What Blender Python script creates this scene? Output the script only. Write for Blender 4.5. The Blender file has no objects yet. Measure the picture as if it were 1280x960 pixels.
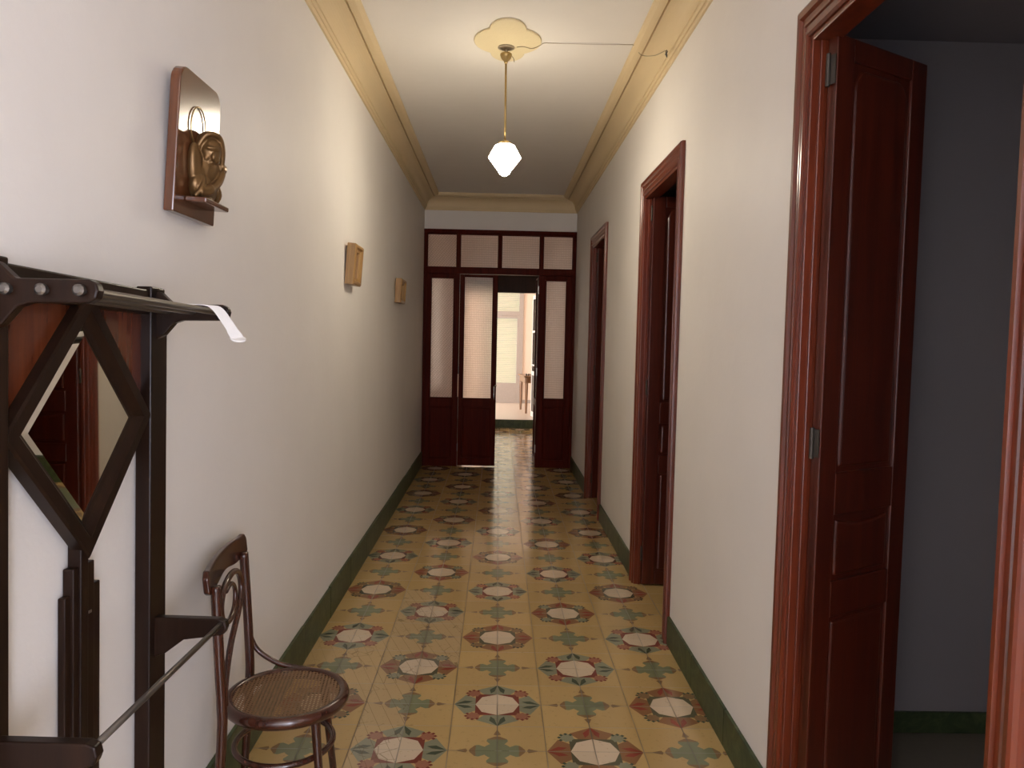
import bpy, bmesh, math, random
from mathutils import Vector, Matrix, Euler
random.seed(7)
S = bpy.context.scene
C = S.collection
PI = math.pi

# ------------------------------------------------------------------ helpers
def obj(name, bm, mat=None, parent=None, smooth=False, bevel=0, seg=2, label=None):
    me = bpy.data.meshes.new(name)
    bmesh.ops.recalc_face_normals(bm, faces=bm.faces[:])
    bm.to_mesh(me); bm.free()
    if smooth:
        for p in me.polygons: p.use_smooth = True
    if mat is not None:
        for m in (mat if isinstance(mat, (list, tuple)) else [mat]): me.materials.append(m)
    o = bpy.data.objects.new(name, me); C.objects.link(o)
    if parent is not None: o.parent = parent
    if bevel:
        b = o.modifiers.new('bevel', 'BEVEL'); b.width = bevel; b.segments = seg
        b.limit_method = 'ANGLE'; b.angle_limit = math.radians(40)
    if label: o['label'] = label
    return o

def empty(name, loc=(0, 0, 0), rot=(0, 0, 0)):
    o = bpy.data.objects.new(name, None); C.objects.link(o)
    o.location = loc; o.rotation_euler = rot; o.empty_display_size = .1
    return o

def tag(o, label, cat, group=None):
    o['label'] = label; o['category'] = cat
    if group: o['group'] = group
    return o

def struct(o):
    o['kind'] = 'structure'; return o

def BM(): return bmesh.new()

def box(bm, x0, x1, y0, y1, z0, z1):
    vs = [bm.verts.new(p) for p in ((x0,y0,z0),(x1,y0,z0),(x1,y1,z0),(x0,y1,z0),(x0,y0,z1),(x1,y0,z1),(x1,y1,z1),(x0,y1,z1))]
    for f in ((0,1,2,3),(4,5,6,7),(0,1,5,4),(1,2,6,5),(2,3,7,6),(3,0,4,7)): bm.faces.new([vs[i] for i in f])
    return bm

def boxes(*a):
    bm = BM()
    for b in a: box(bm, *b)
    return bm

def prism(bm, pts, fn, a, b):
    """extrude polygon pts (u,v) between depths a and b; fn(u,v,d)->xyz"""
    lo = [bm.verts.new(fn(u, v, a)) for u, v in pts]; hi = [bm.verts.new(fn(u, v, b)) for u, v in pts]
    n = len(pts)
    bm.faces.new(lo); bm.faces.new(hi[::-1])
    for i in range(n): bm.faces.new((lo[i], lo[(i+1) % n], hi[(i+1) % n], hi[i]))
    return bm

def tube(bm, pts, r, seg=12, closed=False, flat=1.0, up=None):
    pts = [Vector(p) for p in pts]; n = len(pts)
    rs = r if isinstance(r, (list, tuple)) else [r]*n
    rings = []; nrm = None
    for i, p in enumerate(pts):
        if closed: t = pts[(i+1) % n]-pts[i-1]
        else: t = pts[min(i+1, n-1)]-pts[max(i-1, 0)]
        t.normalize()
        if nrm is None:
            a = Vector(up) if up else (Vector((0,0,1)) if abs(t.z) < .9 else Vector((1,0,0)))
            nrm = (a - t*a.dot(t)).normalized()
        else: nrm = (nrm - t*nrm.dot(t)).normalized()
        b = t.cross(nrm)
        rings.append([bm.verts.new(p + nrm*math.cos(2*PI*k/seg)*rs[i]*flat + b*math.sin(2*PI*k/seg)*rs[i]) for k in range(seg)])
    m = n if closed else n-1
    for i in range(m):
        A, B = rings[i], rings[(i+1) % n]
        for k in range(seg): bm.faces.new((A[k], A[(k+1) % seg], B[(k+1) % seg], B[k]))
    if not closed:
        bm.faces.new(rings[0][::-1]); bm.faces.new(rings[-1])
    return bm

def spline(pts, n=10):
    """Catmull-Rom through points"""
    P = [Vector(p) for p in pts]; out = []
    for i in range(len(P)-1):
        p0 = P[max(i-1,0)]; p1 = P[i]; p2 = P[i+1]; p3 = P[min(i+2, len(P)-1)]
        for k in range(n):
            t = k/n
            out.append(.5*((2*p1)+(p2-p0)*t+(2*p0-5*p1+4*p2-p3)*t*t+(3*p1-p0-3*p2+p3)*t**3))
    out.append(P[-1]); return out

def lathe(bm, prof, c=(0,0,0), seg=24, start=0.0):
    rings = []
    for r, z in prof:
        rings.append([bm.verts.new((c[0]+r*math.cos(start+2*PI*k/seg), c[1]+r*math.sin(start+2*PI*k/seg), c[2]+z)) for k in range(seg)])
    for i in range(len(rings)-1):
        A, B = rings[i], rings[i+1]
        for k in range(seg): bm.faces.new((A[k], A[(k+1)%seg], B[(k+1)%seg], B[k]))
    bm.faces.new(rings[0][::-1]); bm.faces.new(rings[-1])
    return bm

def ell(bm, c, r, rot=(0,0,0), sub=3):
    M = Matrix.Translation(Vector(c)) @ Euler(rot).to_matrix().to_4x4() @ Matrix.Diagonal((r[0], r[1], r[2], 1))
    bmesh.ops.create_icosphere(bm, subdivisions=sub, radius=1, matrix=M)

# ------------------------------------------------------------------ materials
class NT:
    def __init__(s, name):
        s.m = bpy.data.materials.new(name); s.m.use_nodes = True
        s.t = s.m.node_tree; s.t.nodes.clear()
        s.out = s.n('ShaderNodeOutputMaterial')
    def n(s, ty, **kw):
        x = s.t.nodes.new(ty)
        for k, v in kw.items():
            if k in x.inputs.keys() if isinstance(k, str) and not hasattr(x, k) else False: x.inputs[k].default_value = v
            else: setattr(x, k, v)
        return x
    def l(s, a, b): s.t.links.new(a, b)
    def math(s, op, a, b=None, c=None, clamp=False):
        x = s.n('ShaderNodeMath'); x.operation = op; x.use_clamp = clamp
        for i, v in enumerate((a, b, c)):
            if v is None: continue
            if isinstance(v, (int, float)): x.inputs[i].default_value = v
            else: s.l(v, x.inputs[i])
        return x.outputs[0]
    def mix(s, fac, a, b, blend='MIX'):
        x = s.n('ShaderNodeMix'); x.data_type = 'RGBA'; x.blend_type = blend
        for i, v in ((0, fac), (6, a), (7, b)):
            if isinstance(v, (int, float)): x.inputs[i].default_value = v
            elif isinstance(v, (tuple, list)): x.inputs[i].default_value = (*v[:3], 1)
            else: s.l(v, x.inputs[i])
        return x.outputs[2]
    def noise(s, scale=5, detail=3, rough=.5, vec=None, dist=0):
        x = s.n('ShaderNodeTexNoise'); x.inputs['Scale'].default_value = scale; x.inputs['Detail'].default_value = detail
        x.inputs['Roughness'].default_value = rough; x.inputs['Distortion'].default_value = dist
        if vec is not None: s.l(vec, x.inputs['Vector'])
        return x.outputs['Fac']
    def coord(s, scale=(1,1,1), kind='Object'):
        c = s.n('ShaderNodeTexCoord'); m = s.n('ShaderNodeMapping'); m.inputs['Scale'].default_value = scale
        s.l(c.outputs[kind], m.inputs['Vector']); return m.outputs[0]
    def ramp(s, fac, stops):
        r = s.n('ShaderNodeValToRGB'); e = r.color_ramp.elements
        while len(e) < len(stops): e.new(.5)
        for i, (p, c) in enumerate(stops): e[i].position = p; e[i].color = (*c, 1)
        s.l(fac, r.inputs[0]); return r.outputs[0]
    def bump(s, h, strength=.2, dist=.01):
        b = s.n('ShaderNodeBump'); b.inputs['Strength'].default_value = strength; b.inputs['Distance'].default_value = dist
        s.l(h, b.inputs['Height']); return b.outputs[0]
    def bsdf(s, color, rough=.5, metal=0, normal=None, spec=.5, coat=0, **kw):
        b = s.n('ShaderNodeBsdfPrincipled')
        for k, v in (('Base Color', color), ('Roughness', rough), ('Metallic', metal), ('Specular IOR Level', spec), ('Coat Weight', coat)):
            if isinstance(v, (tuple, list)): b.inputs[k].default_value = (*v[:3], 1)
            elif isinstance(v, (int, float)): b.inputs[k].default_value = v
            else: s.l(v, b.inputs[k])
        for k, v in kw.items(): b.inputs[k.replace('_', ' ')].default_value = v
        if normal is not None: s.l(normal, b.inputs['Normal'])
        s.l(b.outputs[0], s.out.inputs[0]); s.b = b
        return s.m

def plaster(name, col, rough=.7, bump=.15, var=.06, sc=18):
    t = NT(name); v = t.coord()
    n1 = t.noise(2.2, 4, .6, v); n2 = t.noise(sc, 4, .6, v)
    c = t.mix(n1, tuple(x*(1-var) for x in col), tuple(min(1, x*(1+var*.5)) for x in col))
    return t.bsdf(c, rough, normal=t.bump(n2, bump, .01), spec=.3)

def wood(name, dark, light, rough=.3, axis='z', coat=.3, gs=1.0, bump=.05, spec=.5):
    t = NT(name)
    sc = {'z': (22, 22, 1.3), 'y': (22, 1.3, 22), 'x': (1.3, 22, 22)}[axis]
    v = t.coord(tuple(a*gs for a in sc)); v2 = t.coord(tuple(a*gs*4 for a in sc))
    g = t.noise(1, 5, .6, v, .6); h = t.noise(1, 3, .6, v2)
    g = t.math('ADD', t.math('MULTIPLY', g, .75), t.math('MULTIPLY', h, .25))
    c = t.ramp(g, [(.3, dark), (.52, tuple((a+b)/2 for a, b in zip(dark, light))), (.72, light)])
    return t.bsdf(c, rough, normal=t.bump(g, bump, .004), coat=coat, Coat_Roughness=.15, spec=spec)

def plain(name, col, rough=.4, metal=0, spec=.5, noise=.08):
    t = NT(name); v = t.coord()
    c = t.mix(t.noise(30, 3, .5, v), tuple(a*(1-noise) for a in col), tuple(min(1, a*(1+noise)) for a in col))
    return t.bsdf(c, rough, metal, spec=spec)

M_wall = plaster('wall_plaster', (.80, .77, .73), rough=.55, bump=.12)
M_ceil = plaster('ceiling_plaster', (.83, .80, .75), rough=.7, bump=.06)
M_wallpink = plaster('far_room_plaster', (.82, .70, .61))
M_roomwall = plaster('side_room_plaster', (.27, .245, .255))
M_ochre = plaster('ochre_plaster', (.72, .575, .35), rough=.55, bump=.08, var=.05)
M_rose = plaster('rose_plaster', (.80, .69, .44), rough=.6, bump=.25, var=.1, sc=35)
M_mahog = wood('mahogany', (.070, .011, .004), (.19, .034, .010), rough=.28, coat=.12)
M_leaf = wood('leaf_mahogany', (.036, .005, .002), (.105, .016, .005), rough=.3, coat=.12)
M_mahog_y = wood('mahogany_level', (.070, .011, .004), (.19, .034, .010), rough=.28, axis='y')
M_screen = wood('screen_wood', (.042, .0045, .002), (.10, .012, .005), rough=.4, coat=0, spec=.04)
M_ebony = wood('ebonised_wood', (.009, .0045, .003), (.024, .011, .006), rough=.3, coat=0, spec=.14)
M_veneer = wood('red_veneer', (.06, .012, .004), (.16, .038, .012), rough=.25, coat=.15)
M_bent = wood('bentwood', (.026, .007, .0035), (.068, .018, .008), rough=.25, coat=.35, gs=.6)
M_gold = wood('gilt_wood', (.22, .11, .035), (.46, .27, .09), rough=.4, gs=1.5)
M_board = wood('plaque_wood', (.06, .020, .008), (.15, .05, .018), rough=.22, coat=.6)
M_table = wood('honey_wood', (.16, .075, .03), (.26, .13, .055), rough=.4)
M_steel = plain('steel', (.45, .43, .40), .3, 1.0)
M_dsteel = plain('tarnished_steel', (.16, .145, .13), .35, .9)
M_hinge = plain('dull_hinge', (.07, .06, .05), .55, .6)
M_brass = plain('old_brass', (.42, .30, .13), .32, .9)
M_bronze = plain('bronze_paint', (.17, .095, .035), .32, .6, noise=.25)
M_white = plain('white_paint', (.78, .77, .75), .45)
M_chrome = plain('chrome_handle', (.8, .78, .74), .2, 1.0)
M_grey = plain('grey_paint', (.42, .38, .36), .5)
M_dark = plain('dark_item', (.05, .04, .035), .5)
M_cable = plain('cable', (.30, .24, .15), .6)
M_picture = plain('picture_print', (.40, .33, .20), .3, noise=.4)

def marble():
    t = NT('green_marble'); v = t.coord()
    n = t.noise(9, 6, .65, v, 1.5); w = t.noise(34, 5, .7, v, 2.0)
    c = t.ramp(n, [(.3, (.022, .036, .016)), (.5, (.048, .068, .028)), (.72, (.092, .115, .05))])
    vein = t.math('MULTIPLY', t.math('GREATER_THAN', w, .70), .35)
    c = t.mix(vein, c, (.22, .22, .15))
    return t.bsdf(c, .42, spec=.35)
M_marble = marble()

def floor_mat():
    t = NT('hydraulic_tiles')
    a = t.n('ShaderNodeAttribute'); a.attribute_name = 'tile_colour'
    w = t.n('ShaderNodeAttribute'); w.attribute_name = 'tile_worn'
    v = t.coord()
    sep = t.n('ShaderNodeSeparateXYZ'); t.l(v, sep.inputs[0])
    x, y = sep.outputs[0], sep.outputs[1]
    n1 = t.noise(6, 5, .65, v); n2 = t.noise(45, 4, .6, v)
    col = t.mix(t.math('MULTIPLY', n1, .5), a.outputs['Color'], (.86, .86, .86), 'MULTIPLY')
    col = t.mix(t.math('MULTIPLY', t.math('GREATER_THAN', n2, .63), .25), col, (.20, .14, .06))
    # joints between the tiles
    def joint(c, off=0.0):
        f = t.math('PINGPONG', t.math('ADD', c, off), .1)     # 0 at multiples of .2
        return t.math('LESS_THAN', f, .0024)
    wob = t.math('MULTIPLY', t.math('SUBTRACT', t.noise(9, 3, .5, v), .5), .004)
    jx = joint(t.math('ADD', x, wob)); jy = joint(t.math('ADD', y, wob))
    j = t.math('ADD', jx, t.math('MULTIPLY', jy, .65), clamp=True)
    j = t.math('MULTIPLY', j, t.math('ADD', t.math('MULTIPLY', t.noise(3.3, 2, .5, v), 1.3), .15), clamp=True)
    # crackle and ruled scratches on the worn replacement tiles
    vo = t.n('ShaderNodeTexVoronoi'); vo.feature = 'DISTANCE_TO_EDGE'; vo.inputs['Scale'].default_value = 15
    t.l(v, vo.inputs['Vector'])
    cr = t.math('MULTIPLY', t.math('LESS_THAN', vo.outputs['Distance'], .02), t.math('GREATER_THAN', n1, .53))
    dg = t.math('PINGPONG', t.math('ADD', t.math('MULTIPLY', x, .95), t.math('MULTIPLY', y, .36)), .028)
    dl = t.math('LESS_THAN', dg, .0011)
    sc = t.math('MULTIPLY', t.math('MULTIPLY', t.math('ADD', cr, dl, clamp=True), w.outputs['Fac']), .55)
    col = t.mix(t.math('MULTIPLY', w.outputs['Fac'], .16), col, (.52, .48, .44))
    col = t.mix(sc, col, (.13, .09, .04))
    col = t.mix(t.math('MULTIPLY', j, .85), col, (.055, .04, .02))
    r = t.math('ADD', t.math('MULTIPLY', n1, .14), .085)
    r = t.math('ADD', r, t.math('MULTIPLY', j, .3))
    h = t.math('SUBTRACT', t.math('ADD', t.noise(5, 2, .5, v), t.math('MULTIPLY', n2, .06)), t.math('MULTIPLY', j, .25))
    return t.bsdf(col, r, normal=t.bump(h, .10, .012), spec=.62)
M_floor = floor_mat()

def glass_frost(rot=0):
    t = NT('patterned_glass'); c0 = t.n('ShaderNodeTexCoord'); mp = t.n('ShaderNodeMapping'); mp.inputs['Rotation'].default_value = (0, rot, 0); t.l(c0.outputs['Object'], mp.inputs['Vector']); v = mp.outputs[0]
    w1 = t.n('ShaderNodeTexWave'); w1.inputs['Scale'].default_value = 11; w1.inputs['Distortion'].default_value = 1.5; w1.inputs['Detail'].default_value = 2; w1.bands_direction = 'Z'; t.l(v, w1.inputs['Vector'])
    w2 = t.n('ShaderNodeTexWave'); w2.inputs['Scale'].default_value = 14; w2.inputs['Distortion'].default_value = 1.5; w2.inputs['Detail'].default_value = 2; w2.bands_direction = 'X'; t.l(v, w2.inputs['Vector'])
    h = t.math('ADD', t.math('MULTIPLY', w1.outputs['Fac'], w2.outputs['Fac']), t.math('MULTIPLY', t.noise(70, 2, .5, v), .6))
    nb = t.bump(h, .3, .006)
    g = t.n('ShaderNodeBsdfRefraction'); g.inputs['IOR'].default_value = 1.25; g.inputs['Roughness'].default_value = .30
    t.l(t.mix(t.math('MULTIPLY', h, .8, clamp=True), (.66, .62, .58), (1.0, .96, .92)), g.inputs['Color']); t.l(nb, g.inputs['Normal'])
    tr = t.n('ShaderNodeBsdfTranslucent'); t.l(t.mix(t.math('MULTIPLY', h, .8, clamp=True), (.6, .56, .53), (.95, .9, .85)), tr.inputs['Color']); t.l(nb, tr.inputs['Normal'])
    gl = t.n('ShaderNodeBsdfGlossy'); gl.inputs['Roughness'].default_value = .25; gl.inputs['Color'].default_value = (.8, .8, .8, 1); t.l(nb, gl.inputs['Normal'])
    m1 = t.n('ShaderNodeMixShader'); m1.inputs[0].default_value = .14; t.l(g.outputs[0], m1.inputs[1]); t.l(tr.outputs[0], m1.inputs[2])
    m2 = t.n('ShaderNodeMixShader'); m2.inputs[0].default_value = .05; t.l(m1.outputs[0], m2.inputs[1]); t.l(gl.outputs[0], m2.inputs[2])
    # the relief shows as a faint darker weave
    t.l(m2.outputs[0], t.out.inputs[0]); return t.m
M_frost = glass_frost()
M_frost_diag = glass_frost(.9)

def clear_glass():
    t = NT('clear_glass')
    tr = t.n('ShaderNodeBsdfTransparent'); tr.inputs[0].default_value = (.35, .34, .33, 1)
    gl = t.n('ShaderNodeBsdfGlossy'); gl.inputs['Roughness'].default_value = .03
    m = t.n('ShaderNodeMixShader'); m.inputs[0].default_value = .1
    t.l(tr.outputs[0], m.inputs[1]); t.l(gl.outputs[0], m.inputs[2]); t.l(m.outputs[0], t.out.inputs[0]); return t.m
M_clear = clear_glass()

def mirror_mat():
    t = NT('mirror'); v = t.coord()
    c = t.mix(t.noise(8, 3, .5, v), (.66, .63, .56), (.74, .71, .64))
    return t.bsdf(c, .02, 1.0)
M_mirror = mirror_mat()

def slat_mat():
    t = NT('blind_slat'); v = t.coord()
    d = t.n('ShaderNodeBsdfDiffuse'); d.inputs[0].default_value = (.80, .78, .70, 1)
    tr = t.n('ShaderNodeBsdfTranslucent')
    t.l(t.mix(t.noise(6, 2, .5, v), (.78, .80, .62), (.84, .76, .66)), tr.inputs[0])
    m = t.n('ShaderNodeMixShader'); m.inputs[0].default_value = .6
    t.l(d.outputs[0], m.inputs[1]); t.l(tr.outputs[0], m.inputs[2]); t.l(m.outputs[0], t.out.inputs[0]); return t.m
M_slat = slat_mat()

def cane_mat():
    t = NT('woven_cane'); v = t.coord()
    sep = t.n('ShaderNodeSeparateXYZ'); t.l(v, sep.inputs[0]); x, y = sep.outputs[0], sep.outputs[1]
    P = .0125
    fx = t.math('PINGPONG', x, P/2); fy = t.math('PINGPONG', y, P/2)
    r = t.math('ADD', t.math('MULTIPLY', fx, fx), t.math('MULTIPLY', fy, fy))
    hole = t.math('LESS_THAN', r, (P*.34)**2)
    col = t.mix(t.noise(60, 3, .5, v), (.10, .048, .018), (.26, .14, .055))
    b = t.n('ShaderNodeBsdfPrincipled'); t.l(col, b.inputs['Base Color']); b.inputs['Roughness'].default_value = .4
    tp = t.n('ShaderNodeBsdfTransparent')
    m = t.n('ShaderNodeMixShader'); t.l(hole, m.inputs[0]); t.l(b.outputs[0], m.inputs[1]); t.l(tp.outputs[0], m.inputs[2])
    t.l(m.outputs[0], t.out.inputs[0]); return t.m
M_cane = cane_mat()

def emis(name, col, s):
    t = NT(name); e = t.n('ShaderNodeEmission'); e.inputs[0].default_value = (*col, 1); e.inputs[1].default_value = s
    t.l(e.outputs[0], t.out.inputs[0]); return t.m
M_lampglass = emis('lit_opal_glass', (1.0, .87, .68), 80)
M_lamptop = emis('lit_opal_glass_upper', (1.0, .87, .68), 42)

# ------------------------------------------------------------------ dimensions
XL, XR, YE, H = -1.0, .95, 6.6, 3.48
WT = .06                                     # right partition thickness
YB = -7.0                                    # back of the corridor, behind the viewer
Y2 = 11.03                                   # step up to the far room
DOORS = [(-2.03, -.965), (.82, 1.825), (3.74, 4.72)]
DH = 2.65

# ------------------------------------------------------------------ floor
def build_floor():
    bm = BM(); cl = bm.loops.layers.float_color.new('tile_colour'); wl = bm.faces.layers.float.new('tile_worn')
    OCH = (.50, .345, .145); WHITE = (.66, .53, .38); DG = (.065, .08, .05); LG = (.25, .25, .165)
    DR = (.19, .045, .03); BR = (.26, .13, .06); PK = (.33, .14, .085); GR = (.20, .215, .125); GB = (.24, .15, .075); RED = (.26, .055, .035); DGR=(.10,.095,.055)
    rnd = {}
    def shade(tx, ty):
        k = (tx, ty)
        if k not in rnd: rnd[k] = random.uniform(.93, 1.06)
        return rnd[k]
    def worn(tx, ty):
        if tx == -3 and -4 <= ty <= 7: return 1.0
        if tx == -2 and ty in (2, 3, 4, 5): return 1.0
        if tx == -4 and ty in (0, 1, 2, 3): return .8
        if tx == -5 and ty in (2, 3): return .5
        return 0.0
    def poly(pts, col, z, tx, ty):
        f = bm.faces.new([bm.verts.new((x, y, z)) for x, y in pts])
        s = shade(tx, ty); f[wl] = worn(tx, ty)
        for lp in f.loops: lp[cl] = (col[0]*s, col[1]*s, col[2]*s, 1)
    x0, x1 = -6, 6
    for tx in range(x0, x1):
        for ty in range(-27, 56):
            a, b = tx*.2, ty*.2
            y1 = min(b+.2, Y2+.02)
            if y1 <= b: continue
            poly([(a, b), (a+.2, b), (a+.2, y1), (a, y1)], OCH, 0, tx, ty)
    E1 = .00012
    o = .1; k = .1*math.tan(PI/8)  # octagon with corners on the axes
    d = o*math.cos(PI/4)
    def q(cx, cy, sx, sy, pts, col, lay):
        tx = math.floor((cx+sx*.1)/.2); ty = math.floor((cy+sy*.1)/.2)
        poly([(cx+sx*x, cy+sy*y) for x, y in pts], col, lay*E1, tx, ty)
    for i in range(-3, 4):
        for j in range(-13, 28):
            cx, cy = i*.4, j*.4
            if abs(cx) > 1.2 or cy > 10.85: continue
            for sx in (1, -1):
                for sy in (1, -1):
                    if (i+j) % 2 == 0:
                        g = ((j-i)//2) % 2 == 0
                        kite, leaf, ring, fl, dot = (LG, DG, DR, PK, DR) if g else (BR, RED, DGR, GB, DG)
                        if not g and (i*7+j*3) % 4 == 0: fl = LG
                        for sw in (0, 1):
                            f = (lambda P: [(y, x) for x, y in P]) if sw else (lambda P: P)
                            q(cx, cy, sx, sy, f([(.1, 0), (.197, 0), (.146, .094), (.1, .06)]), kite, 1)
                            q(cx, cy, sx, sy, f([(.197, 0), (.150, .036), (.112, .030), (.135, .012)]), leaf, 2)
                        q(cx, cy, sx, sy, [(0, .1), (.1, .1), (.1, 0), (d, d)], ring, 3)
                        # corner flower
                        F = []
                        for a in range(16):
                            r = .034 if a % 2 == 0 else .027
                            F.append((.108+r*math.cos(a*PI/8+.2), .108+r*math.sin(a*PI/8+.2)))
                        q(cx, cy, sx, sy, F, fl, 4)
                        for a in (-35, 5, 45, 85, 125):
                            u, v = .108+.032*math.cos(math.radians(a)), .108+.032*math.sin(math.radians(a)); s_ = .0095
                            q(cx, cy, sx, sy, [(u-s_, v), (u, v-s_), (u+s_, v), (u, v+s_)], dot, 5)
                        q(cx, cy, sx, sy, [(0, 0), (o, 0), (d, d), (0, o)], WHITE, 6)
                    else:
                        q(cx, cy, sx, sy, [(0, 0), (.05, 0), (.05, .034), (.034, .05), (0, .05)], GR, 1)
                        for sw in (0, 1):
                            f = (lambda P: [(y, x) for x, y in P]) if sw else (lambda P: P)
                            q(cx, cy, sx, sy, f([(.045, 0), (.092, 0), (.092, .041), (.076, .045), (.045, .026)]), GR, 2)
                            q(cx, cy, sx, sy, f([(.090, 0), (.115, 0), (.112, .012), (.092, .041), (.087, .036)]), GB, 3)
                            q(cx, cy, sx, sy, f([(.121, 0), (.172, 0), (.128, .016)]), GB, 3)
                            q(cx, cy, sx, sy, f([(.170, 0), (.200, 0), (.200, .0011), (.170, .0014)]), GB, 2)
    ob = obj('floor', bm, M_floor)
    struct(ob)
build_floor()
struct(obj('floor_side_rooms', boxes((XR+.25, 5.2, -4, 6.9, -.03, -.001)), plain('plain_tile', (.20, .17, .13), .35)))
struct(obj('floor_slab', boxes((-1.4, 1.25, YB, Y2+.02, -.08, -.004)), M_dark))
struct(obj('floor_far_room', boxes((-3.2, 2.6, Y2+.002, 15.0, .0, .16)), plain('pale_tile', (.62, .54, .47), .3)))
struct(obj('trim_step', boxes((-1.2, 1.2, Y2-.02, Y2+.001, 0, .155)), M_marble))

# ------------------------------------------------------------------ shell
struct(obj('ceiling', boxes((-1.2, 1.15, YB-.1, YE+.1, H, H+.1)), M_ceil))
struct(obj('wall_left', boxes((-1.2, XL, YB-.1, YE+.1, 0, H)), M_wall))
def wall_right():
    bm = BM(); a = YB-.1
    for y0, y1 in [(-6.8, -5.1)]+DOORS:  # first opening is an unseen doorway, added to let fill light in
        box(bm, XR, XR+WT, a, y0, 0, H); box(bm, XR, XR+WT, y0, y1, DH, H); a = y1
    box(bm, XR, XR+WT, a, YE+.1, 0, H)
    return bm
struct(obj('wall_right', wall_right(), M_wall))
struct(obj('wall_end', boxes((XL, XR, YE, YE+.1, 3.03, H)), M_wall))
# entrance end behind the viewer; an unseen doorway is added in the right wall for fill light
struct(obj('wall_back', boxes((XL-.2, XR+WT, YB-.1, YB, 0, H)), M_wall))

# vestibule beyond the glazed screen
struct(obj('wall_vestibule_left', boxes((-1.2, XL, YE+.1, 8.0, 0, H), (-1.2, XL, 9.6, Y2, 0, H), (-1.2, XL, 8.0, 9.6, 0, .9), (-1.2, XL, 8.0, 9.6, 2.6, H)), M_wallpink))  # window gap added out of view to admit the vestibule fill
struct(obj('wall_vestibule_right', boxes((XR, XR+.2, YE+.1, Y2, 0, H)), M_wallpink))
struct(obj('ceiling_vestibule', boxes((-1.2, 1.15, YE+.1, Y2, H, H+.1)), M_wallpink))
struct(obj('wall_far_doorway', boxes((-1.2, -.68, Y2, Y2+.14, .16, H), (.72, 1.2, Y2, Y2+.14, .16, H), (-.68, .72, Y2, Y2+.14, 2.84, H)), M_wallpink))

# far room
struct(obj('wall_far_room', boxes((-3.3, -.40, 14.75, 14.9, .16, 3.3), (.55, 2.6, 14.75, 14.9, .16, 3.3), (-.40, .55, 14.75, 14.9, 2.86, 3.3)), M_wallpink))
struct(obj('wall_far_room_left', boxes((-3.3, -3.2, Y2, 12.0, .16, 3.3), (-3.3, -3.2, 14.2, 14.9, .16, 3.3), (-3.3, -3.2, 12.0, 14.2, .16, .5), (-3.3, -3.2, 12.0, 14.2, 2.9, 3.3)), M_wallpink))  # invented side window opening, unseen, for the far room fill
struct(obj('wall_far_room_right', boxes((1.6, 1.7, Y2, 14.9, .16, 3.3)), M_wallpink))
struct(obj('wall_far_room_front', boxes((-3.3, -1.2, Y2, Y2+.14, .16, 3.3), (1.2, 1.7, Y2, Y2+.14, .16, 3.3)), M_wallpink))
struct(obj('ceiling_far_room', boxes((-3.3, 1.7, Y2+.14, 14.9, 3.3, 3.4)), M_ceil))
struct(obj('baseboard_far_room', boxes((.56, 1.6, 14.735, 14.75, .16, .24)), M_grey))

# rooms to the right
def room(n, y0, y1, h, x1=4.2):
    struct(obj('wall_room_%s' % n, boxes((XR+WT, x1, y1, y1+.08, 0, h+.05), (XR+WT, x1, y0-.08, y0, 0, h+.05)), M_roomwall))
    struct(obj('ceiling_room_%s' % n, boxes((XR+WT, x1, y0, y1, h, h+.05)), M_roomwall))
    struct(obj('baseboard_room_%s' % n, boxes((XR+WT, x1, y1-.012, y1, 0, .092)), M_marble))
room('near', -3.7, -.20, 2.94)
room('middle', -.08, 3.1, 2.94)
room('last', 3.25, 6.6, 2.94)
struct(obj('wall_room_near_side', boxes((4.2, 4.3, -3.8, -3.4, 0, 3), (4.2, 4.3, -2.2, -.1, 0, 3), (4.2, 4.3, -3.4, -2.2, 0, .9), (4.2, 4.3, -3.4, -2.2, 2.5, 3)), M_roomwall))  # unseen window gap added for the dim room fill
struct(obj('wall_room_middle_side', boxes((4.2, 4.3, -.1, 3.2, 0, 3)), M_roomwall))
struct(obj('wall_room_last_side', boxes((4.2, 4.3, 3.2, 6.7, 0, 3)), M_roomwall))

# baseboards
BT = .014
def base_left():
    bm = BM(); random.seed(3)
    y = YB
    while y < YE-.03:
        y2 = min(y+.62, YE-.03)
        dz = random.uniform(-.004, .004)
        box(bm, XL-.02, XL+BT+random.uniform(0, .003), y+.0008, y2-.0008, 0, .186+dz); y = y2
    return bm
struct(obj('baseboard_left', base_left(), M_marble, bevel=.003))
def base_right():
    bm = BM(); CW = .078
    segs = []; a = YB
    for y0, y1 in [(-6.7, -5.2)]+DOORS: segs.append((a, y0-CW)); a = y1+CW
    segs.append((a, YE-.03))
    for a, b in segs:
        n = max(1, round((b-a)/.62)); st = (b-a)/n
        for k in range(n): box(bm, XR-BT, XR+.02, a+k*st+.0008, a+(k+1)*st-.0008, 0, .158)
    return bm
struct(obj('baseboard_right', base_right(), M_marble, bevel=.003))

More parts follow.
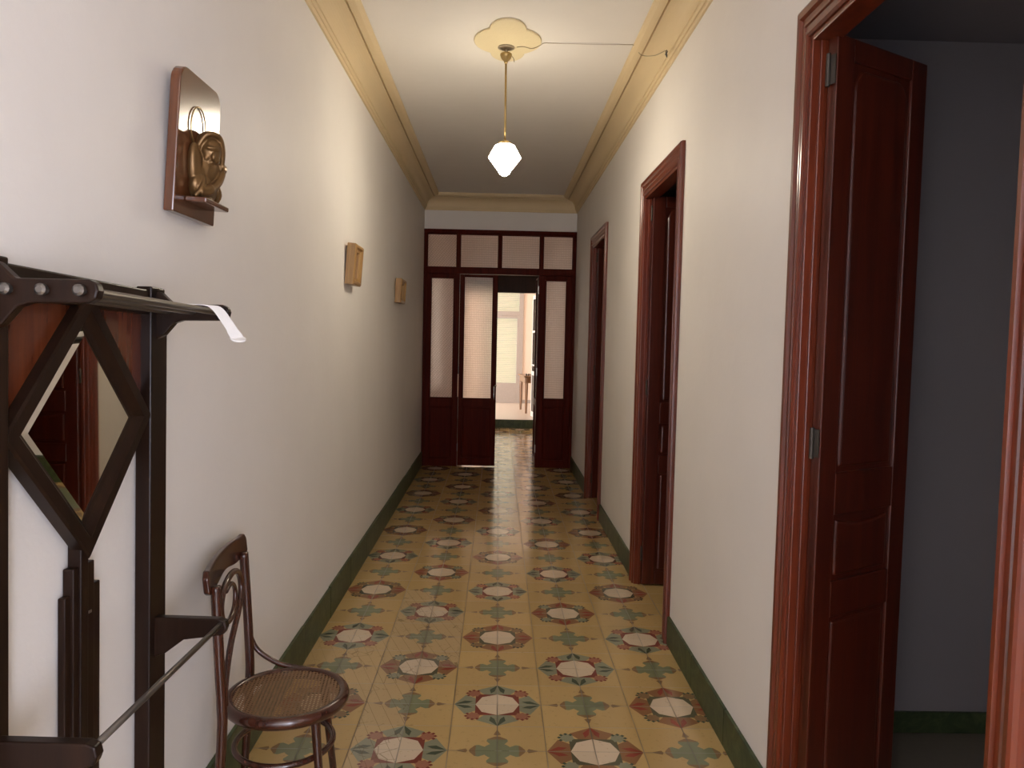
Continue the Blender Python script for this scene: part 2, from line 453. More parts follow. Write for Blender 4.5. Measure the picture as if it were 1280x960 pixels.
# cornice: one profile swept round three sides with mitred corners
def cornice():
    prof = [(-.01, 3.285), (.012, 3.285), (.016, 3.294), (.016, 3.306), (.022, 3.306), (.026, 3.316), (.026, 3.328), (.033, 3.330)]
    for k in range(1, 11):
        a = k/10*PI/2
        prof.append((.033+.094*(1-math.cos(a)), 3.330+.098*math.sin(a)))
    prof += [(.127, 3.452), (.136, 3.452), (.136, 3.434), (.150, 3.436), (.172, 3.444), (.186, 3.458), (.190, 3.470), (.192, H+.01)]
    bm = BM(); rows = []
    for d, z in prof:
        rows.append([bm.verts.new(p) for p in ((XL+d, YB, z), (XL+d, YE-d, z), (XR-d, YE-d, z), (XR-d, YB, z))])
    for A, B in zip(rows, rows[1:]):
        for k in range(3): bm.faces.new((A[k], A[k+1], B[k+1], B[k]))
    return bm
struct(obj('trim_1', cornice(), M_ochre))

# ------------------------------------------------------------------ side doors
def casing(bm, y0, y1, zt):
    prof = [(-.004, 0), (-.004, .018), (.004, .024), (.014, .024), (.018, .016), (.034, .016), (.038, .021), (.046, .021), (.050, .017), (.062, .019), (.070, .028), (.088, .030), (.096, .026), (.10, .016), (.10, 0)]
    rows = []
    for t, h in prof:
        rows.append([bm.verts.new((XR-h, *p)) for p in ((y0-t*.78, 0), (y0-t*.78, zt+t), (y1+t*.78, zt+t), (y1+t*.78, 0))])
    for A, B in zip(rows, rows[1:]):
        for k in range(3): bm.faces.new((A[k], A[k+1], B[k+1], B[k]))
    bm.faces.new([r[0] for r in rows]); bm.faces.new([r[3] for r in rows])
    return bm

def panel_shape(w, h, top):
    """outline (u,v) of a raised panel: top one has swept shoulders, the middle one a dipped edge"""
    pts = [(0, 0), (w, 0)]
    if top == 'arch':
        pts.append((w, h-.07))
        for k in range(1, 7):
            a = k/6*PI/2; pts.append((w-.055*(1-math.cos(a)), h-.07+.07*math.sin(a)))
        for k in range(0, 6):
            a = PI/2-k/6*PI/2; pts.append((.055*(1-math.cos(a)), h-.07+.07*math.sin(a)))
        pts.append((0, h-.07))
    elif top == 'dip':
        for k in range(9): 
            u = w*(1-k/8); pts.append((u, h-.018*math.sin(PI*k/8)))
    else: pts += [(w, h), (0, h)]
    return pts

def leaf(parent, loc, ang, name='door_leaf', flip=1):
    """leaf: local x along width from hinge, local y thickness (0..-.036*flip), z up"""
    W, T, HH = .485, .036, DH-.012
    lf = empty(name, loc, (0, 0, ang)); lf.parent = parent
    core = BM(); box(core, 0, W, -.026, -.010, .012, HH)
    st = .085
    box(core, 0, st, -T, 0, .012, HH); box(core, W-st, W, -T, 0, .012, HH)
    for z0, z1 in ((.012, .10), (.78, .90), (1.12, 1.26), (HH-.07, HH)): box(core, st, W-st, -T, 0, z0, z1)
    fr = obj('stile_frame', core, M_leaf, lf, bevel=.004)
    pw = W-2*st-.03
    for z0, z1, kind in ((.115, .765, ''), (.915, 1.105, 'dip'), (1.275, HH-.085, 'arch')):
        b = BM(); prism(b, panel_shape(pw, z1-z0, kind), lambda u, v, d: (st+.015+u, d, z0+v), -.034, -.002)
        obj('raised_panel', b, M_leaf, lf, bevel=.012, seg=3)
    return lf

def hinge(parent, x, y, z, ang, h=.10):
    b = BM(); tube(b, [(0, 0, -h/2), (0, 0, h/2)], .007, 10)
    box(b, -.024, .024, .0035, .006, -h*.45, h*.45)
    hg = obj('hinge', b, M_hinge, parent, smooth=False); hg.location = (x, y, z); hg.rotation_euler = (0, 0, ang)
    return hg

def side_door(n, y0, y1, ang):
    d = struct(empty('door_%d' % n, (XR, (y0+y1)/2, 0)))
    off = Vector((XR, (y0+y1)/2, 0))
    b = casing(BM(), y0+.0, y1, DH)
    for v in b.verts: v.co -= off
    obj('casing', b, M_mahog, d)
    j = boxes((XR-.012, XR+WT+.012, y0, y0+.022, 0, DH), (XR-.012, XR+WT+.012, y1-.022, y1, 0, DH), (XR-.012, XR+WT+.012, y0+.022, y1-.022, DH-.022, DH))
    box(j, XR+.012, XR+.03, y0+.022, y0+.032, 0, DH-.022); box(j, XR+.012, XR+.03, y1-.032, y1-.022, 0, DH-.022)
    for v in j.verts: v.co -= off
    obj('jamb', j, M_mahog, d, bevel=.003)
    hx, hy = XR+.035, y1-.030
    lf = leaf(d, Vector((hx, hy, 0))-off, ang)
    for z in (.22, 1.36, 2.53):
        hinge(d, hx-off.x-.004, hy-off.y-.014, z, math.radians(-60))
    return d
d4 = side_door(4, *DOORS[0], math.radians(31))
d3 = side_door(3, *DOORS[1], math.radians(2))
d2 = side_door(2, *DOORS[2], math.radians(6))

# ------------------------------------------------------------------ glazed screen at the end (door_1)
def screen():
    d = struct(empty('door_1', (0, YE, 0)))
    Y = lambda a: a                              # local y, 0 = wall face
    f = boxes((XL, -.962, -.03, .07, 0, 3.03), (.912, XR, -.03, .07, 0, 3.03), (-.962, .912, -.03, .07, 2.992, 3.03),
              (-.962, .912, -.028, .07, 2.485, 2.562),
              (-.577, -.540, -.02, .06, 2.562, 2.992), (-.045, -.012, -.02, .06, 2.562, 2.992), (.488, .522, -.02, .06, 2.562, 2.992))
    box(f, XL, XR, -.042, -.03, 3.005, 3.045)
    obj('frame', f, M_screen, d, bevel=.004)
    for a, b in ((-.962, -.577), (-.540, -.045), (-.012, .488), (.522, .912)):
        obj('transom_pane', boxes((a-.004, b+.004, .018, .024, 2.558, 2.996)), M_frost_diag if a < -.6 else M_frost, d)
        bead = BM()
        for x0, x1, z0, z1 in ((a, a+.012, 2.562, 2.992), (b-.012, b, 2.562, 2.992), (a, b, 2.562, 2.574), (a, b, 2.98, 2.992)): box(bead, x0, x1, .004, .016, z0, z1)
        obj('glazing_bead', bead, M_screen, d, bevel=.003)
    def pnl(name, x0, x1, gx0, gx1, z0, z1, gz0, gz1, parent, y0=-.012, y1=.03):
        b = boxes((x0, gx0, y0, y1, z0, z1), (gx1, x1, y0, y1, z0, z1), (gx0, gx1, y0, y1, gz1, z1), (gx0, gx1, y0, y1, z0, z0+.10), (gx0, gx1, y0, y1, gz0-.10, gz0), (gx0, gx1, y0+.014, y1-.014, z0+.1, gz0-.1))
        p = obj(name, b, M_screen, parent, bevel=.004)
        w = BM(); box(w, gx0+.015, gx1-.015, y0+.002, y0+.016, z0+.12, gz0-.12)
        obj('lower_panel', w, M_screen, p, bevel=.010, seg=3)
        obj('glass_pane', boxes((gx0-.004, gx1+.004, (y0+y1)/2-.003, (y0+y1)/2+.003, gz0-.004, gz1+.004)), M_frost_diag if x0 < -.9 else M_frost, p)
        bd = BM(); e = .011
        for a0, a1, c0, c1 in ((gx0, gx0+e, gz0, gz1), (gx1-e, gx1, gz0, gz1), (gx0, gx1, gz0, gz0+e), (gx0, gx1, gz1-e, gz1)): box(bd, a0, a1, y0+.004, y0+.014, c0, c1)
        obj('glazing_bead', bd, M_screen, p, bevel=.003)
        return p
    pnl('fixed_panel', -.962, -.545, -.905, -.606, 0, 2.485, .885, 2.432, d)
    obj('mullion', boxes((-.545, -.537, -.02, .05, 0, .9), (-.545, -.538, -.02, .05, 1.2, 2.485)), M_screen, d)
    lf = pnl('door_leaf', -.533, -.046, -.482, -.104, .012, 2.478, .882, 2.455, d)
    hb = BM(); tube(hb, spline([(-.072, -.012, .88), (-.072, -.045, .89), (-.072, -.05, .97), (-.072, -.045, 1.04), (-.072, -.012, 1.05)], 6), .0075, 10)
    obj('door_handle', hb, M_chrome, lf, smooth=True)
    kb = BM(); lathe(kb, [(.004, 0), (.012, .004), (.013, .012), (.006, .02)], seg=14)
    k1 = obj('bolt_knob', kb, M_chrome, lf, smooth=True); k1.rotation_euler = (PI/2, 0, 0); k1.location = (-.052, -.012, 1.06)
    pnl('fixed_panel', .478, .912, .566, .838, 0, 2.485, .895, 2.425, d)
    # right leaf, folded open into the vestibule
    op = empty('door_leaf', (.474, .035, 0), (0, 0, math.radians(91))); op.parent = d
    pnl('leaf_panel', 0, .49, .055, .435, .012, 2.478, .885, 2.455, op, -.04, 0)
    for z in (.25, 1.25, 2.3):
        hg = BM(); tube(hg, [(.474, -.016, z-.05), (.474, -.016, z+.05)], .008, 10); obj('hinge', hg, M_steel, d)
        hg = BM(); tube(hg, [(-.536, -.016, z-.05), (-.536, -.016, z+.05)], .006, 10); obj('hinge', hg, M_dsteel, d)
screen()

# far doorway: dark header, and a white glazed leaf standing open into the far room
fd = struct(empty('door_5', (0, Y2, 0)))
obj('header', boxes((-.68, .72, -.03, .16, 2.515, 2.84)), M_ebony, fd, bevel=.005)
obj('jamb', boxes((-.70, -.66, -.02, .15, .16, 2.515), (.70, .73, -.02, .15, .16, 2.515)), M_ebony, fd)
lp = empty('door_leaf', (.690, .16, .17), (0, 0, math.radians(97))); lp.parent = fd
b = boxes((0, .06, -.035, 0, 0, 2.33), (.46, .52, -.035, 0, 0, 2.33), (.06, .46, -.035, 0, 2.26, 2.33), (.06, .46, -.035, 0, 1.62, 1.66), (.06, .46, -.035, 0, .80, .88), (.06, .46, -.035, 0, .98, 1.01), (.06, .46, -.035, 0, 0, .10))
obj('leaf_frame', b, M_white, lp, bevel=.003)
obj('glass_pane', boxes((.06, .46, -.02, -.014, .88, 2.26)), M_clear, lp)
obj('lower_panel', boxes((.06, .46, -.028, -.008, .10, .80)), M_dark, lp)

# far window: shuttered balcony door
def far_window():
    w = struct(empty('window_1', (0, 14.75, .16)))
    f = boxes((-.40, -.34, -.03, .06, 0, 2.70), (.45, .55, -.03, .06, 0, 2.70), (-.34, .45, -.03, .06, 2.04, 2.14), (-.34, .45, -.03, .06, 2.62, 2.70), (-.34, -.28, -.02, .05, 0, 2.04), (.405, .45, -.02, .05, 0, 2.04), (-.28, .405, -.02, .05, 1.98, 2.04), (-.28, .405, -.02, .05, 0, .47))
    obj('frame', f, M_grey, w, bevel=.004)
    for z0, z1, x0, x1 in ((2.14, 2.62, -.34, .45), (.47, 1.98, -.28, .405)):
        bl = BM(); n = int((z1-z0)/.042)
        for k in range(n):
            z = z0+(k+.5)*(z1-z0)/n
            v = [bl.verts.new(p) for p in ((x0, .075, z-.022), (x1, .075, z-.022), (x1, .087, z+.018), (x0, .087, z+.018), (x0, .079, z-.022), (x1, .079, z-.022), (x1, .091, z+.018), (x0, .091, z+.018))]
            for q in ((0,1,2,3),(4,5,6,7),(0,1,5,4),(1,2,6,5),(2,3,7,6),(3,0,4,7)): bl.faces.new([v[i] for i in q])
        obj('shutter_slats', bl, M_slat, w)
far_window()

# ------------------------------------------------------------------ ceiling rose, lamp, cable
def rose():
    pts = []
    n = 96
    for k in range(n):
        a = 2*PI*k/n; c, s = math.cos(a), math.sin(a)
        # union of a wide ellipse and two end lobes
        r1 = 1/math.sqrt((c/.205)**2+(s/.22)**2)
        best = r1
        for cy in (.185, -.185):
            ra, rb = .108, .15
            A = (c/ra)**2+(s/rb)**2; B = -2*s*cy/rb**2; D = (cy/rb)**2-1
            disc = B*B-4*A*D
            if disc > 0: best = max(best, (-B+math.sqrt(disc))/(2*A))
        pts.append((best*c, best*s))
    bm = BM()
    prism(bm, pts, lambda u, v, d: (u, v, d), 0, -.014)
    o = obj('ceiling_rose', bm, M_rose, bevel=.006, seg=3)
    o.location = (-.009, 1.37, H)
    tag(o, 'cream plaster quatrefoil rose on the ceiling above the hanging lamp', 'ceiling rose')
rose()
LX, LY = -.017, 1.45
def lamp():
    L = tag(empty('pendant_lamp', (LX, LY, H-.014)), 'lit faceted white glass pendant lamp on a brass rod', 'lamp')
    b = BM(); lathe(b, [(.052, 0), (.052, -.006), (.03, -.012), (.010, -.016), (.009, -.05)], seg=20); obj('ceiling_plate', b, plain('dull_plate', (.30, .25, .17), .5), L, smooth=False)
    b = BM(); lathe(b, [(.012, -.03), (.036, -.040), (.037, -.050), (.030, -.068), (.014, -.085), (.008, -.10)], seg=24); obj('canopy_cup', b, M_brass, L, smooth=True)
    b = BM(); tube(b, [(0, 0, -.09), (.004, 0, -.575)], .0065, 10); obj('rod', b, M_brass, L, smooth=True)
    b = BM(); lathe(b, [(.012, -.565), (.03, -.572), (.040, -.580), (.040, -.596)], (.004, 0, 0), 20); obj('shade_holder', b, M_brass, L)
    b = BM(); lathe(b, [(.052, -.592), (.060, -.596), (.102, -.672), (.055, -.735), (.040, -.752), (.030, -.772), (.010, -.784)], (.004, 0, 0), 6, 0)
    gs = obj('glass_shade', b, [M_lampglass, M_lamptop], L, label='glowing white faceted glass shade')
    for p in gs.data.polygons:
        if p.center.z > -.672: p.material_index = 1
    b = BM(); tube(b, spline([(.02, 0, -.045), (.045, .01, -.06), (.052, .01, -.085)], 6), .0022, 6); obj('loose_wire', b, M_cable, L)
lamp()
def cable():
    b = BM()
    z = H-.016
    pts = [(LX+.066, LY-.012, z), (LX+.11, LY-.03, z-.004), (LX+.16, LY, z-.002), (.19, 1.40, z), (.215, 1.395, H-.003), (.30, 1.395, H-.002), (.70, 1.385, H-.002), (.755, 1.375, H-.006), (.775, 1.37, 3.455), (.80, 1.40, 3.433), (.825, 1.36, 3.405), (.862, 1.22, 3.36), (.885, 1.05, 3.325), (.887, 1.0, 3.308)]
    tube(b, spline(pts, 6), .0022, 6)
    o = obj('electric_cable', b, M_cable, smooth=True)
    tag(o, 'thin electric cable running from the ceiling rose over the right cornice', 'cable')
    k = BM()
    for i in range(3):
        a = [(.884+.006*math.cos(t*.7+i), 1.0+.02*math.sin(t*.7+i*2), 3.305-.004*t) for t in range(8)]
        tube(k, a, .0028, 6)
    obj('cable_knot', k, M_dark, o, smooth=True)
    r = BM(); tube(r, [(.26, 1.395, H), (.35, 1.39, H), (.5, 1.388, H), (.65, 1.386, H), (.71, 1.384, H)], [.004, .014, .018, .014, .004], 10, flat=.16, up=(0, 0, 1))
    obj('filler_ridge', r, plaster('filler', (.66, .63, .60)), o, smooth=True)
cable()

# ------------------------------------------------------------------ coat rack (hall stand)
def coat_rack():
    R = tag(empty('coat_rack', (XL+.004, -1.72, 0), (math.radians(-1.4), 0, 0)), 'tall dark wooden hall stand with a diamond mirror on the left wall', 'coat rack')
    # local: x out of the wall, y along it (0 = centre), z up
    for s in (-1, 1):
        c = s*.345
        b = boxes((0, .042, c-.042, c+.042, .06, 1.80)); 
        p = obj('post', b, M_ebony, R, bevel=.004)
        o0, o1 = sorted((c+s*.042, c+s*.082))
        obj('side_bar', boxes((0, .032, o0, o1, .06, 1.70)), M_ebony, p, bevel=.004)
        obj('foot', boxes((0, .10, c-.05, c+.05, 0, .06)), M_ebony, p, bevel=.006)
    obj('top_rail', boxes((.002, .036, -.303, .303, 1.725, 1.79)), M_ebony, R, bevel=.004)
    obj('back_panel', boxes((.004, .014, -.303, .303, 1.46, 1.725)), M_veneer, R)
    # cover below the diamond's waist is open: trim panel to the two upper triangles is done by the mirror frame
    zc = 1.457
    def dia(h): return [(0, zc+h*.975), (h, zc), (0, zc-h*.975), (-h, zc)]
    fb = BM()
    prof = [(.316, .008), (.316, .036), (.308, .040), (.268, .040), (.258, .034), (.243, .024), (.230, .020), (.228, .017), (.228, .008)]
    rows = [[fb.verts.new((x, u, v)) for u, v in dia(h)] for h, x in prof]
    for A, B in zip(rows, rows[1:]+rows[:1]):
        for k in range(4): fb.faces.new((A[k], A[(k+1) % 4], B[(k+1) % 4], B[k]))
    fr = obj('mirror_frame', fb, M_ebony, R)
    mb = BM()
    rows = [[mb.verts.new((x, u, v)) for u, v in dia(h)] for h, x in ((.231, .0145), (.209, .0205))]
    for k in range(4): mb.faces.new((rows[0][k], rows[0][(k+1) % 4], rows[1][(k+1) % 4], rows[1][k]))
    mb.faces.new(rows[1])
    back = [mb.verts.new((.007, u, v)) for u, v in dia(.230)]; mb.faces.new(back[::-1])
    for k in range(4): mb.faces.new((rows[0][k], rows[0][(k+1) % 4], back[(k+1) % 4], back[k]))
    for v in mb.verts: v.co.x += .012*(v.co.y+.231)
    obj('mirror', mb, M_mirror, R, label='bevelled diamond mirror glass')
    # stepped column below
    cb = BM()
    for w0, w1, x, zt in ((-.026, .006, .032, 1.20), (-.046, .044, .026, 1.135), (-.066, .086, .018, 1.075)):
        box(cb, 0, x, w0, w1, .06, zt)
    obj('stepped_column', cb, M_ebony, R, bevel=.003)
    obj('column_keyhole', boxes((.025, .028, .016, .028, 1.015, 1.021)), M_steel, R)
    obj('base_rail', boxes((0, .05, -.303, .303, .12, .20)), M_ebony, R, bevel=.004)
    # hat shelf arms and rods
    for s in (-1, 1):
        c = s*.345
        pts = [(.03, 1.795), (.055, 1.785), (.085, 1.757), (.218, 1.757), (.232, 1.750), (.236, 1.737), (.232, 1.722), (.218, 1.714), (.11, 1.712), (.09, 1.705), (.062, 1.672), (.03, 1.655)]
        b = BM(); prism(b, pts, lambda u, v, d: (u, c+d, v), -.013, .013)
        a = obj('shelf_arm', b, M_ebony, R, bevel=.004)
    for x in (.075, .14, .208):
        b = BM(); tube(b, [(x, -.375, 1.736), (x, .352, 1.736)], .0085, 12)
        r = obj('shelf_rod', b, M_dsteel, R, smooth=False)
        b = BM(); lathe(b, [(.011, 0), (.011, .010), (.006, .014)], seg=12)
        k = obj('rod_bolt', b, M_dsteel, r); k.rotation_euler = (PI/2, 0, 0); k.location = (x, -.358-.006, 1.736)
    # umbrella arms and rod
    for s in (-1, 1):
        c = s*.345
        pts = [(.03, .90), (.215, .897), (.233, .890), (.237, .872), (.231, .856), (.215, .850), (.12, .838), (.07, .80), (.03, .785)]
        b = BM(); prism(b, pts, lambda u, v, d: (u, c+d, v), -.014, .014)
        obj('umbrella_arm', b, M_ebony, R, bevel=.004)
    b = BM(); tube(b, [(.221, -.35, .882), (.221, .35, .882)], .0075, 12); obj('umbrella_rod', b, M_dsteel, R, smooth=True)
    return R
rack = coat_rack()
# cut the veneer so that only the triangles above the diamond stay filled
def paper_strip():
    bpy.context.view_layer.update()
    path = spline([rack.matrix_world @ Vector(p) for p in ((.062, .200, 1.7485), (.14, .210, 1.7486), (.212, .224, 1.7490), (.238, .236, 1.7415), (.260, .250, 1.708), (.282, .272, 1.664))], 5)
    bm = BM(); rows = []
    for i, p in enumerate(path):
        w = .017 if i < len(path)-3 else .020
        dr = Vector((.6, .8, .0)).normalized()
        rows.append([bm.verts.new(p+dr*w+Vector((0, 0, .0008))), bm.verts.new(p-dr*w+Vector((0, 0, .0008))), bm.verts.new(p-dr*w-Vector((0, 0, .0008))), bm.verts.new(p+dr*w-Vector((0, 0, .0008)))])
    for A, B in zip(rows, rows[1:]):
        for k in range(4): bm.faces.new((A[k], A[(k+1) % 4], B[(k+1) % 4], B[k]))
    bm.faces.new(rows[0]); bm.faces.new(rows[-1][::-1])
    o = obj('hanging_strip', bm, M_white)
    tag(o, 'white strip with a flared tip hanging over the hat rods of the hall stand', 'strip')
    e = path[-1]
    b = BM(); lathe(b, [(.019, -.003), (.021, 0), (.019, .003)], seg=18)
    q = obj('flared_tip', b, M_white, o, smooth=False); q.location = e; q.rotation_euler = (.3, .2, 0)
paper_strip()

# ------------------------------------------------------------------ bentwood chair
def chair():
    K = tag(empty('bentwood_chair', (-.725, -.87, 0), (0, 0, math.radians(5.5))), 'dark bentwood chair with round cane seat and scrolled back against the left wall', 'chair')
    ZS = .45
    ring = [(.19*math.cos(2*PI*k/48), .19*math.sin(2*PI*k/48), ZS-.012) for k in range(48)]
    b = BM(); tube(b, ring, .0195, 12, closed=True, flat=1.1, up=(0, 0, 1)); sr = obj('seat_ring', b, M_bent, K, smooth=True)
    b = BM(); lathe(b, [(.186, -.004), (.186, 0)], (0, 0, ZS+.002), 40)
    for v in b.verts:
        rr = math.hypot(v.co.x, v.co.y)
    obj('cane_seat', b, M_cane, K)
    rail_x = lambda y: -.190-.013*(1-(y/.225)**2)
    for s in (-1, 1):
        pts = spline([(-.190, s*.205, 0), (-.176, s*.200, .22), (-.166, s*.197, .42), (-.166, s*.198, .50), (-.176, s*.198, .70), (-.186, s*.190, .885)], 8)
        b = BM(); tube(b, pts, [.0125+.004*min(1, i/16) for i in range(len(pts))], 12); obj('rear_post', b, M_bent, K, smooth=True)
        pts = spline([(.110, s*.120, ZS-.02), (.122, s*.133, .28), (.150, s*.160, 0)], 8)
        b = BM(); tube(b, pts, [.0165-.005*i/(len(pts)-1) for i in range(len(pts))], 12); obj('front_leg', b, M_bent, K, smooth=True)
        pts = spline([(-.178, s*.216, .625), (-.170, s*.222, .57), (-.14, s*.224, .51), (-.07, s*.212, .468), (.0, s*.205, .452), (.05, s*.198, .446)], 7)
        if s > 0: b = BM(); tube(b, pts, .0095, 10); obj('side_brace', b, M_bent, K, smooth=True)
    hoop = [(.162*math.cos(2*PI*k/40)-.008, .168*math.sin(2*PI*k/40), .285) for k in range(40)]
    b = BM(); tube(b, hoop, .0105, 10, closed=True); obj('hoop_stretcher', b, M_bent, K, smooth=True)
    # curved crest rail with flared ends
    b = BM(); n = 24; rows = []
    for k in range(n+1):
        y = -.232+.500*k/n; t = min(1, abs(y-.018)/.25)
        zt = .945-.012*t*t+(.0 if t < .8 else .010*((t-.8)/.2)); zb = .868-.012*t*t+.006*math.cos(t*PI*2)
        if t > .94: zt -= .022*((t-.94)/.06)**2; zb += .012*((t-.94)/.06)**2
        x = rail_x(y)
        x += -.012
        rows.append([b.verts.new(p) for p in ((x-.010, y, zb), (x+.010, y, zb+.0), (x+.004, y, zt), (x-.016, y, zt))])
    for A, B in zip(rows, rows[1:]):
        for j in range(4): b.faces.new((A[j], A[(j+1) % 4], B[(j+1) % 4], B[j]))
    b.faces.new(rows[0]); b.faces.new(rows[-1][::-1])
    cr = obj('crest_rail', b, M_bent, K, smooth=False, bevel=.006, seg=3)
    # the scroll
    bx = lambda z: -.166-.022*max(0, (z-.5)/.385)
    sc = [(-.182, .50), (-.165, .55), (-.08, .64), (.06, .715), (.125, .765), (.115, .81), (.02, .838), (-.10, .825), (-.155, .775), (-.125, .715), (-.03, .690), (.05, .715), (.065, .765), (.01, .790), (-.04, .775)]
    sc = [(-.184, .50), (-.165, .56), (-.075, .645), (.055, .715), (.105, .775), (.075, .830), (-.01, .852), (-.11, .838), (-.165, .795), (-.150, .745), (-.075, .722), (.0, .742), (.020, .790), (-.025, .824), (-.095, .818)]
    pts = spline([(bx(z)+.006, y, .5+(z-.5)*1.055) for y, z in sc], 7)
    b = BM(); tube(b, pts, [.0105 if i < 60 else .0105-.004*(i-60)/(len(pts)-60) for i in range(len(pts))], 10); obj('back_scroll', b, M_bent, K, smooth=True)
chair()

# ------------------------------------------------------------------ wall plaque with bronze relief
def remesh(bm, vox, smooth=4):
    me = bpy.data.meshes.new('t'); bm.to_mesh(me); bm.free()
    o = bpy.data.objects.new('t', me); C.objects.link(o)
    m = o.modifiers.new('r', 'REMESH'); m.mode = 'VOXEL'; m.voxel_size = vox
    s = o.modifiers.new('s', 'SMOOTH'); s.iterations = smooth; s.factor = .5
    dg = bpy.context.evaluated_depsgraph_get(); dg.update()
    nm = bpy.data.meshes.new_from_object(o.evaluated_get(dg))
    bpy.data.objects.remove(o); b = BM(); b.from_mesh(nm); bpy.data.meshes.remove(nm)
    return b
def plaque():
    P = tag(empty('wall_plaque', (XL+.002, -1.04, 2.02), (0, math.radians(3.5), 0)), 'varnished wooden wall plaque carrying a bronze bust of a veiled woman', 'wall plaque')
    W, Hh = .160, .42
    pts = [(-W, 0), (W, 0), (W, Hh-.05)]
    for k in range(1, 7): a = k/6*PI/2; pts.append((W-.05*(1-math.cos(a)), Hh-.05+.05*math.sin(a)))
    for k in range(6): a = PI/2-k/6*PI/2; pts.append((-W+.05*(1-math.cos(a)), Hh-.05+.05*math.sin(a)))
    pts.append((-W, Hh-.05))
    b = BM(); prism(b, pts, lambda u, v, d: (d, u, v), 0, .030); obj('board', b, M_board, P, bevel=.004)
    b = BM(); box(b, .030, .094, -.085, .108, .042, .058); obj('shelf', b, M_board, P, bevel=.004)
    # bust (x out, y along the wall, z up); the head is turned towards the near side and bowed
    f = BM()
    ell(f, (.050, .030, .100), (.038, .080, .052))
    ell(f, (.046, .030, .138), (.034, .070, .040))
    T = Matrix.Translation((.062, .028, .212)) @ Euler((0, 0, -.85)).to_matrix().to_4x4() @ Euler((0, .28, 0)).to_matrix().to_4x4()
    h = BM()
    ell(h, (.015, 0, -.004), (.037, .034, .045))                   # face
    ell(h, (.054, 0, -.010), (.008, .0062, .014), (0, -.3, 0))     # nose
    ell(h, (.045, 0, .012), (.010, .024, .007))                    # brow
    ell(h, (.049, 0, -.029), (.007, .011, .005)); ell(h, (.042, 0, -.041), (.010, .012, .009))
    for q in (-1, 1): ell(h, (.037, q*.017, -.020), (.012, .010, .012))
    ell(h, (-.012, 0, .006), (.038, .044, .050))                   # veil over the back of the head
    rim = spline([(.006, -.046, -.085), (.016, -.044, -.045), (.020, -.040, .005), (.024, -.024, .042), (.027, 0, .052), (.024, .024, .042), (.020, .040, .005), (.016, .044, -.045), (.006, .046, -.085)], 5)
    tube(h, rim, .0085, 8)
    for v in h.verts: v.co = T @ v.co
    m_ = bpy.data.meshes.new('t'); h.to_mesh(m_); h.free(); f.from_mesh(m_); bpy.data.meshes.remove(m_)
    ell(f, (.060, .026, .160), (.022, .022, .034))                 # neck
    ell(f, (.042, -.024, .148), (.022, .030, .074), (.22, 0, 0)); ell(f, (.058, .066, .165), (.028, .030, .052))   # veil falling on both sides
    ell(f, (.044, .082, .142), (.022, .026, .068), (-.2, 0, 0))
    tube(f, spline([(.070, -.040, .075), (.092, -.010, .088), (.100, .030, .118), (.102, .050, .150)], 5), [.016]*6+[.013]*10, 10)    # sleeve and forearm
    for k in range(4): tube(f, spline([(.100, .044+.006*k, .140), (.108, .048+.006*k, .160), (.104, .052+.006*k, .176)], 3), .0042, 6)
    ell(f, (.101, .060, .146), (.008, .005, .020), (-.4, 0, 0))
    for k in range(7): tube(f, spline([(.060+.006*(k % 2), -.052+.027*k, .060), (.078, -.040+.024*k, .090), (.070, -.020+.017*k, .125)], 4), .0075, 8)
    ell(f, (.062, .030, .150), (.034, .048, .050))
    for v in f.verts: v.co.y -= .026; v.co.x = .02+(v.co.x-.02)*.92
    bm = remesh(f, .0028, 1)
    obj('veiled_figure', bm, M_bronze, P, smooth=True)
    pts = [(.034, -.024+.056*math.cos(2*PI*k/40), .272+.058*math.sin(2*PI*k/40)) for k in range(40)]
    b = BM(); tube(b, pts, .0022, 8, closed=True); obj('halo_ring', b, M_brass, P, smooth=True)
plaque()

# ------------------------------------------------------------------ two small frames on the left wall
def picture(name, y, z0, w, h, label, lean):
    F = tag(empty(name, (XL+.002, y, z0), (0, lean, 0)), label, 'picture frame', 'small gilt frames on the left wall')
    prof = [(0, .0), (0, .050), (.010, .058), (.022, .058), (.030, .044), (.044, .040), (.050, .024), (.050, 0)]
    b = BM()
    rows = [[b.verts.new((x, *p)) for p in ((-w/2+t, t), (w/2-t, t), (w/2-t, h-t), (-w/2+t, h-t))] for t, x in prof]
    for A, B in zip(rows, rows[1:]+rows[:1]):
        for k in range(4): b.faces.new((A[k], A[(k+1) % 4], B[(k+1) % 4], B[k]))
    obj('frame', b, M_gold, F)
    obj('picture', boxes((.010, .016, -w/2+.046, w/2-.046, .046, h-.046)), M_picture, F)
picture('picture_frame', 1.58, 1.995, .27, .255, 'small gilt wooden picture frame, the larger and nearer of two on the left wall', math.radians(4))
picture('picture_frame', 3.98, 1.985, .36, .225, 'small gilt wooden picture frame near the glazed screen, the farther of two', math.radians(3))

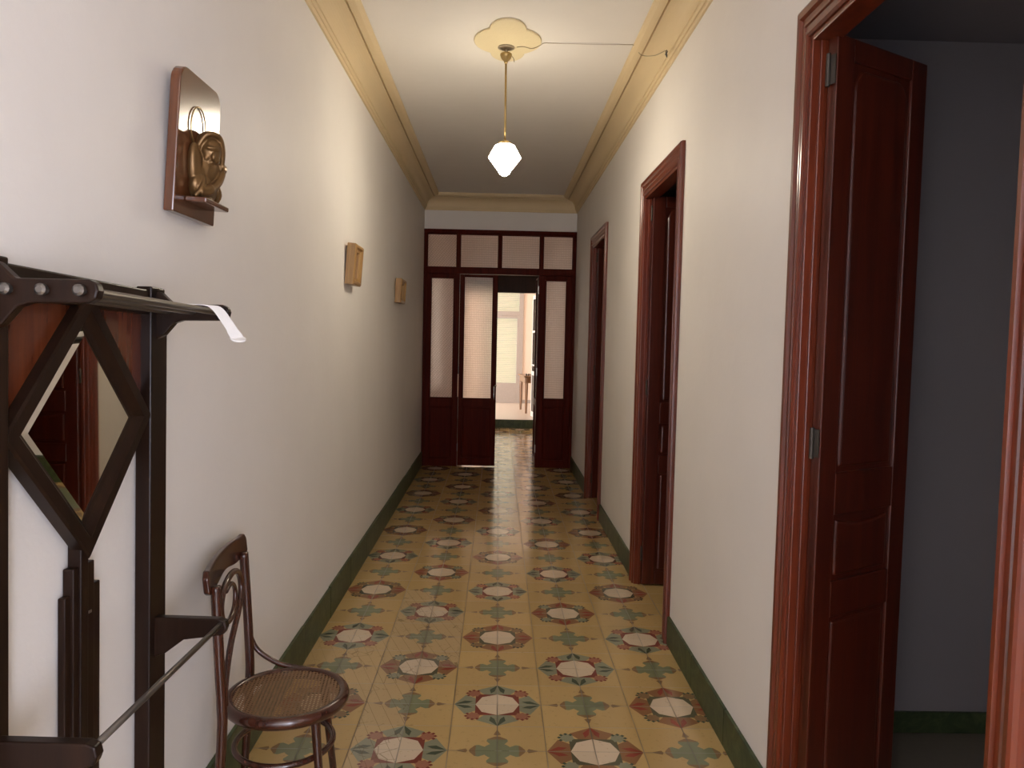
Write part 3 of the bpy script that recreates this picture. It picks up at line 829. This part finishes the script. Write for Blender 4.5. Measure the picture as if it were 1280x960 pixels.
# ------------------------------------------------------------------ far table
def table():
    T = tag(empty('side_table', (.885, 12.72, .16), (0, 0, math.radians(6))), 'honey coloured wooden table in the bright room past the doorway', 'table')
    W, D, Hh = .40, .45, .76
    obj('tabletop', boxes((-W-.03, W+.03, -D-.03, D+.03, Hh-.028, Hh)), M_table, T, bevel=.005)
    obj('apron', boxes((-W+.01, W-.01, -D+.005, -D+.025, Hh-.145, Hh-.028), (-W+.01, W-.01, D-.025, D-.005, Hh-.145, Hh-.028), (-W+.005, -W+.025, -D+.01, D-.01, Hh-.145, Hh-.028), (W-.025, W-.005, -D+.01, D-.01, Hh-.145, Hh-.028)), M_table, T)
    for sx in (-1, 1):
        for sy in (-1, 1):
            b = BM(); tube(b, [(sx*(W-.03), sy*(D-.03), Hh-.03), (sx*(W-.03), sy*(D-.03), Hh-.2), (sx*(W-.03), sy*(D-.03), 0)], [.034, .034, .020], 4)
            obj('leg', b, M_table, T)
    o = empty('ornament', (.62, 12.42, .92), (0, 0, .1))
    tag(o, 'small dark ornament in a row of pieces lying on the honey coloured table', 'ornament')
    for k in range(4):
        b = BM(); lathe(b, [(.012, 0), (.02, .012), (.016, .03), (.006, .042)], (.05*k-.06, .01*(k % 2), 0), 12); obj('piece', b, M_dark, o, smooth=True)
table()

# ------------------------------------------------------------------ lights
def area(name, loc, rot, sx, sy, power, col):
    l = bpy.data.lights.new(name, 'AREA'); l.shape = 'RECTANGLE'; l.size = sx; l.size_y = sy; l.energy = power; l.color = col
    o = bpy.data.objects.new(name, l); C.objects.link(o); o.location = loc; o.rotation_euler = rot
    return o
area('fill_near_corridor', (XR+.14, -5.95, 1.45), (0, math.radians(90), 0), 2.3, 1.5, 235, (.80, .83, 1.0))  # cool fill for the near end, added outside the unseen doorway
area('daylight_far_window', (.03, 15.3, 1.6), (math.radians(-90), 0, 0), 1.6, 2.9, 17, (1.0, .97, .9))
area('fill_far_room', (-3.6, 13.1, 1.7), (0, math.radians(-90), 0), 2.4, 2.2, 165, (1.0, .93, .86))  # fill added out of view to brighten the far room
area('fill_vestibule', (-1.5, 8.8, 1.75), (0, math.radians(-90), 0), 1.7, 1.6, 11, (1.0, .93, .86))  # hidden fill added to light the vestibule behind the glazed screen
area('fill_near_room', (4.5, -2.8, 1.7), (0, math.radians(90), 0), 1.6, 1.2, .4, (1.0, .95, .95))  # dim fill added for the side room, its source unseen

w = bpy.data.worlds.new('world'); S.world = w; w.use_nodes = True
w.node_tree.nodes['Background'].inputs[0].default_value = (.8, .88, 1, 1)
w.node_tree.nodes['Background'].inputs[1].default_value = .3

# ------------------------------------------------------------------ camera
cam = bpy.data.cameras.new('camera'); co = bpy.data.objects.new('camera', cam); C.objects.link(co)
cam.sensor_fit = 'HORIZONTAL'; cam.sensor_width = 36; cam.lens = 974.89/1280*36; cam.clip_start = .02
yaw, pitch, roll = .0188243, -.0585744, .0214752
f = Vector((math.sin(yaw)*math.cos(pitch), math.cos(yaw)*math.cos(pitch), math.sin(pitch)))
r = f.cross(Vector((0, 0, 1))).normalized(); u = r.cross(f)
c_, s_ = math.cos(roll), math.sin(roll)
r2 = r*c_+u*s_; u2 = -r*s_+u*c_
Mx = Matrix((r2, u2, -f)).transposed().to_4x4(); Mx.translation = (-.0297673, -3.4760233, 1.6745592)
co.matrix_world = Mx
S.camera = co
S.view_settings.view_transform = 'Standard'; S.view_settings.look = 'None'; S.view_settings.gamma = 1
S.view_settings.use_curve_mapping = False
S.view_settings.exposure = 0.5
S.cycles.use_denoising = True
S.cycles.max_bounces = 10; S.cycles.diffuse_bounces = 6; S.cycles.glossy_bounces = 5; S.cycles.transmission_bounces = 8; S.cycles.transparent_max_bounces = 12
S.cycles.sample_clamp_indirect = 8
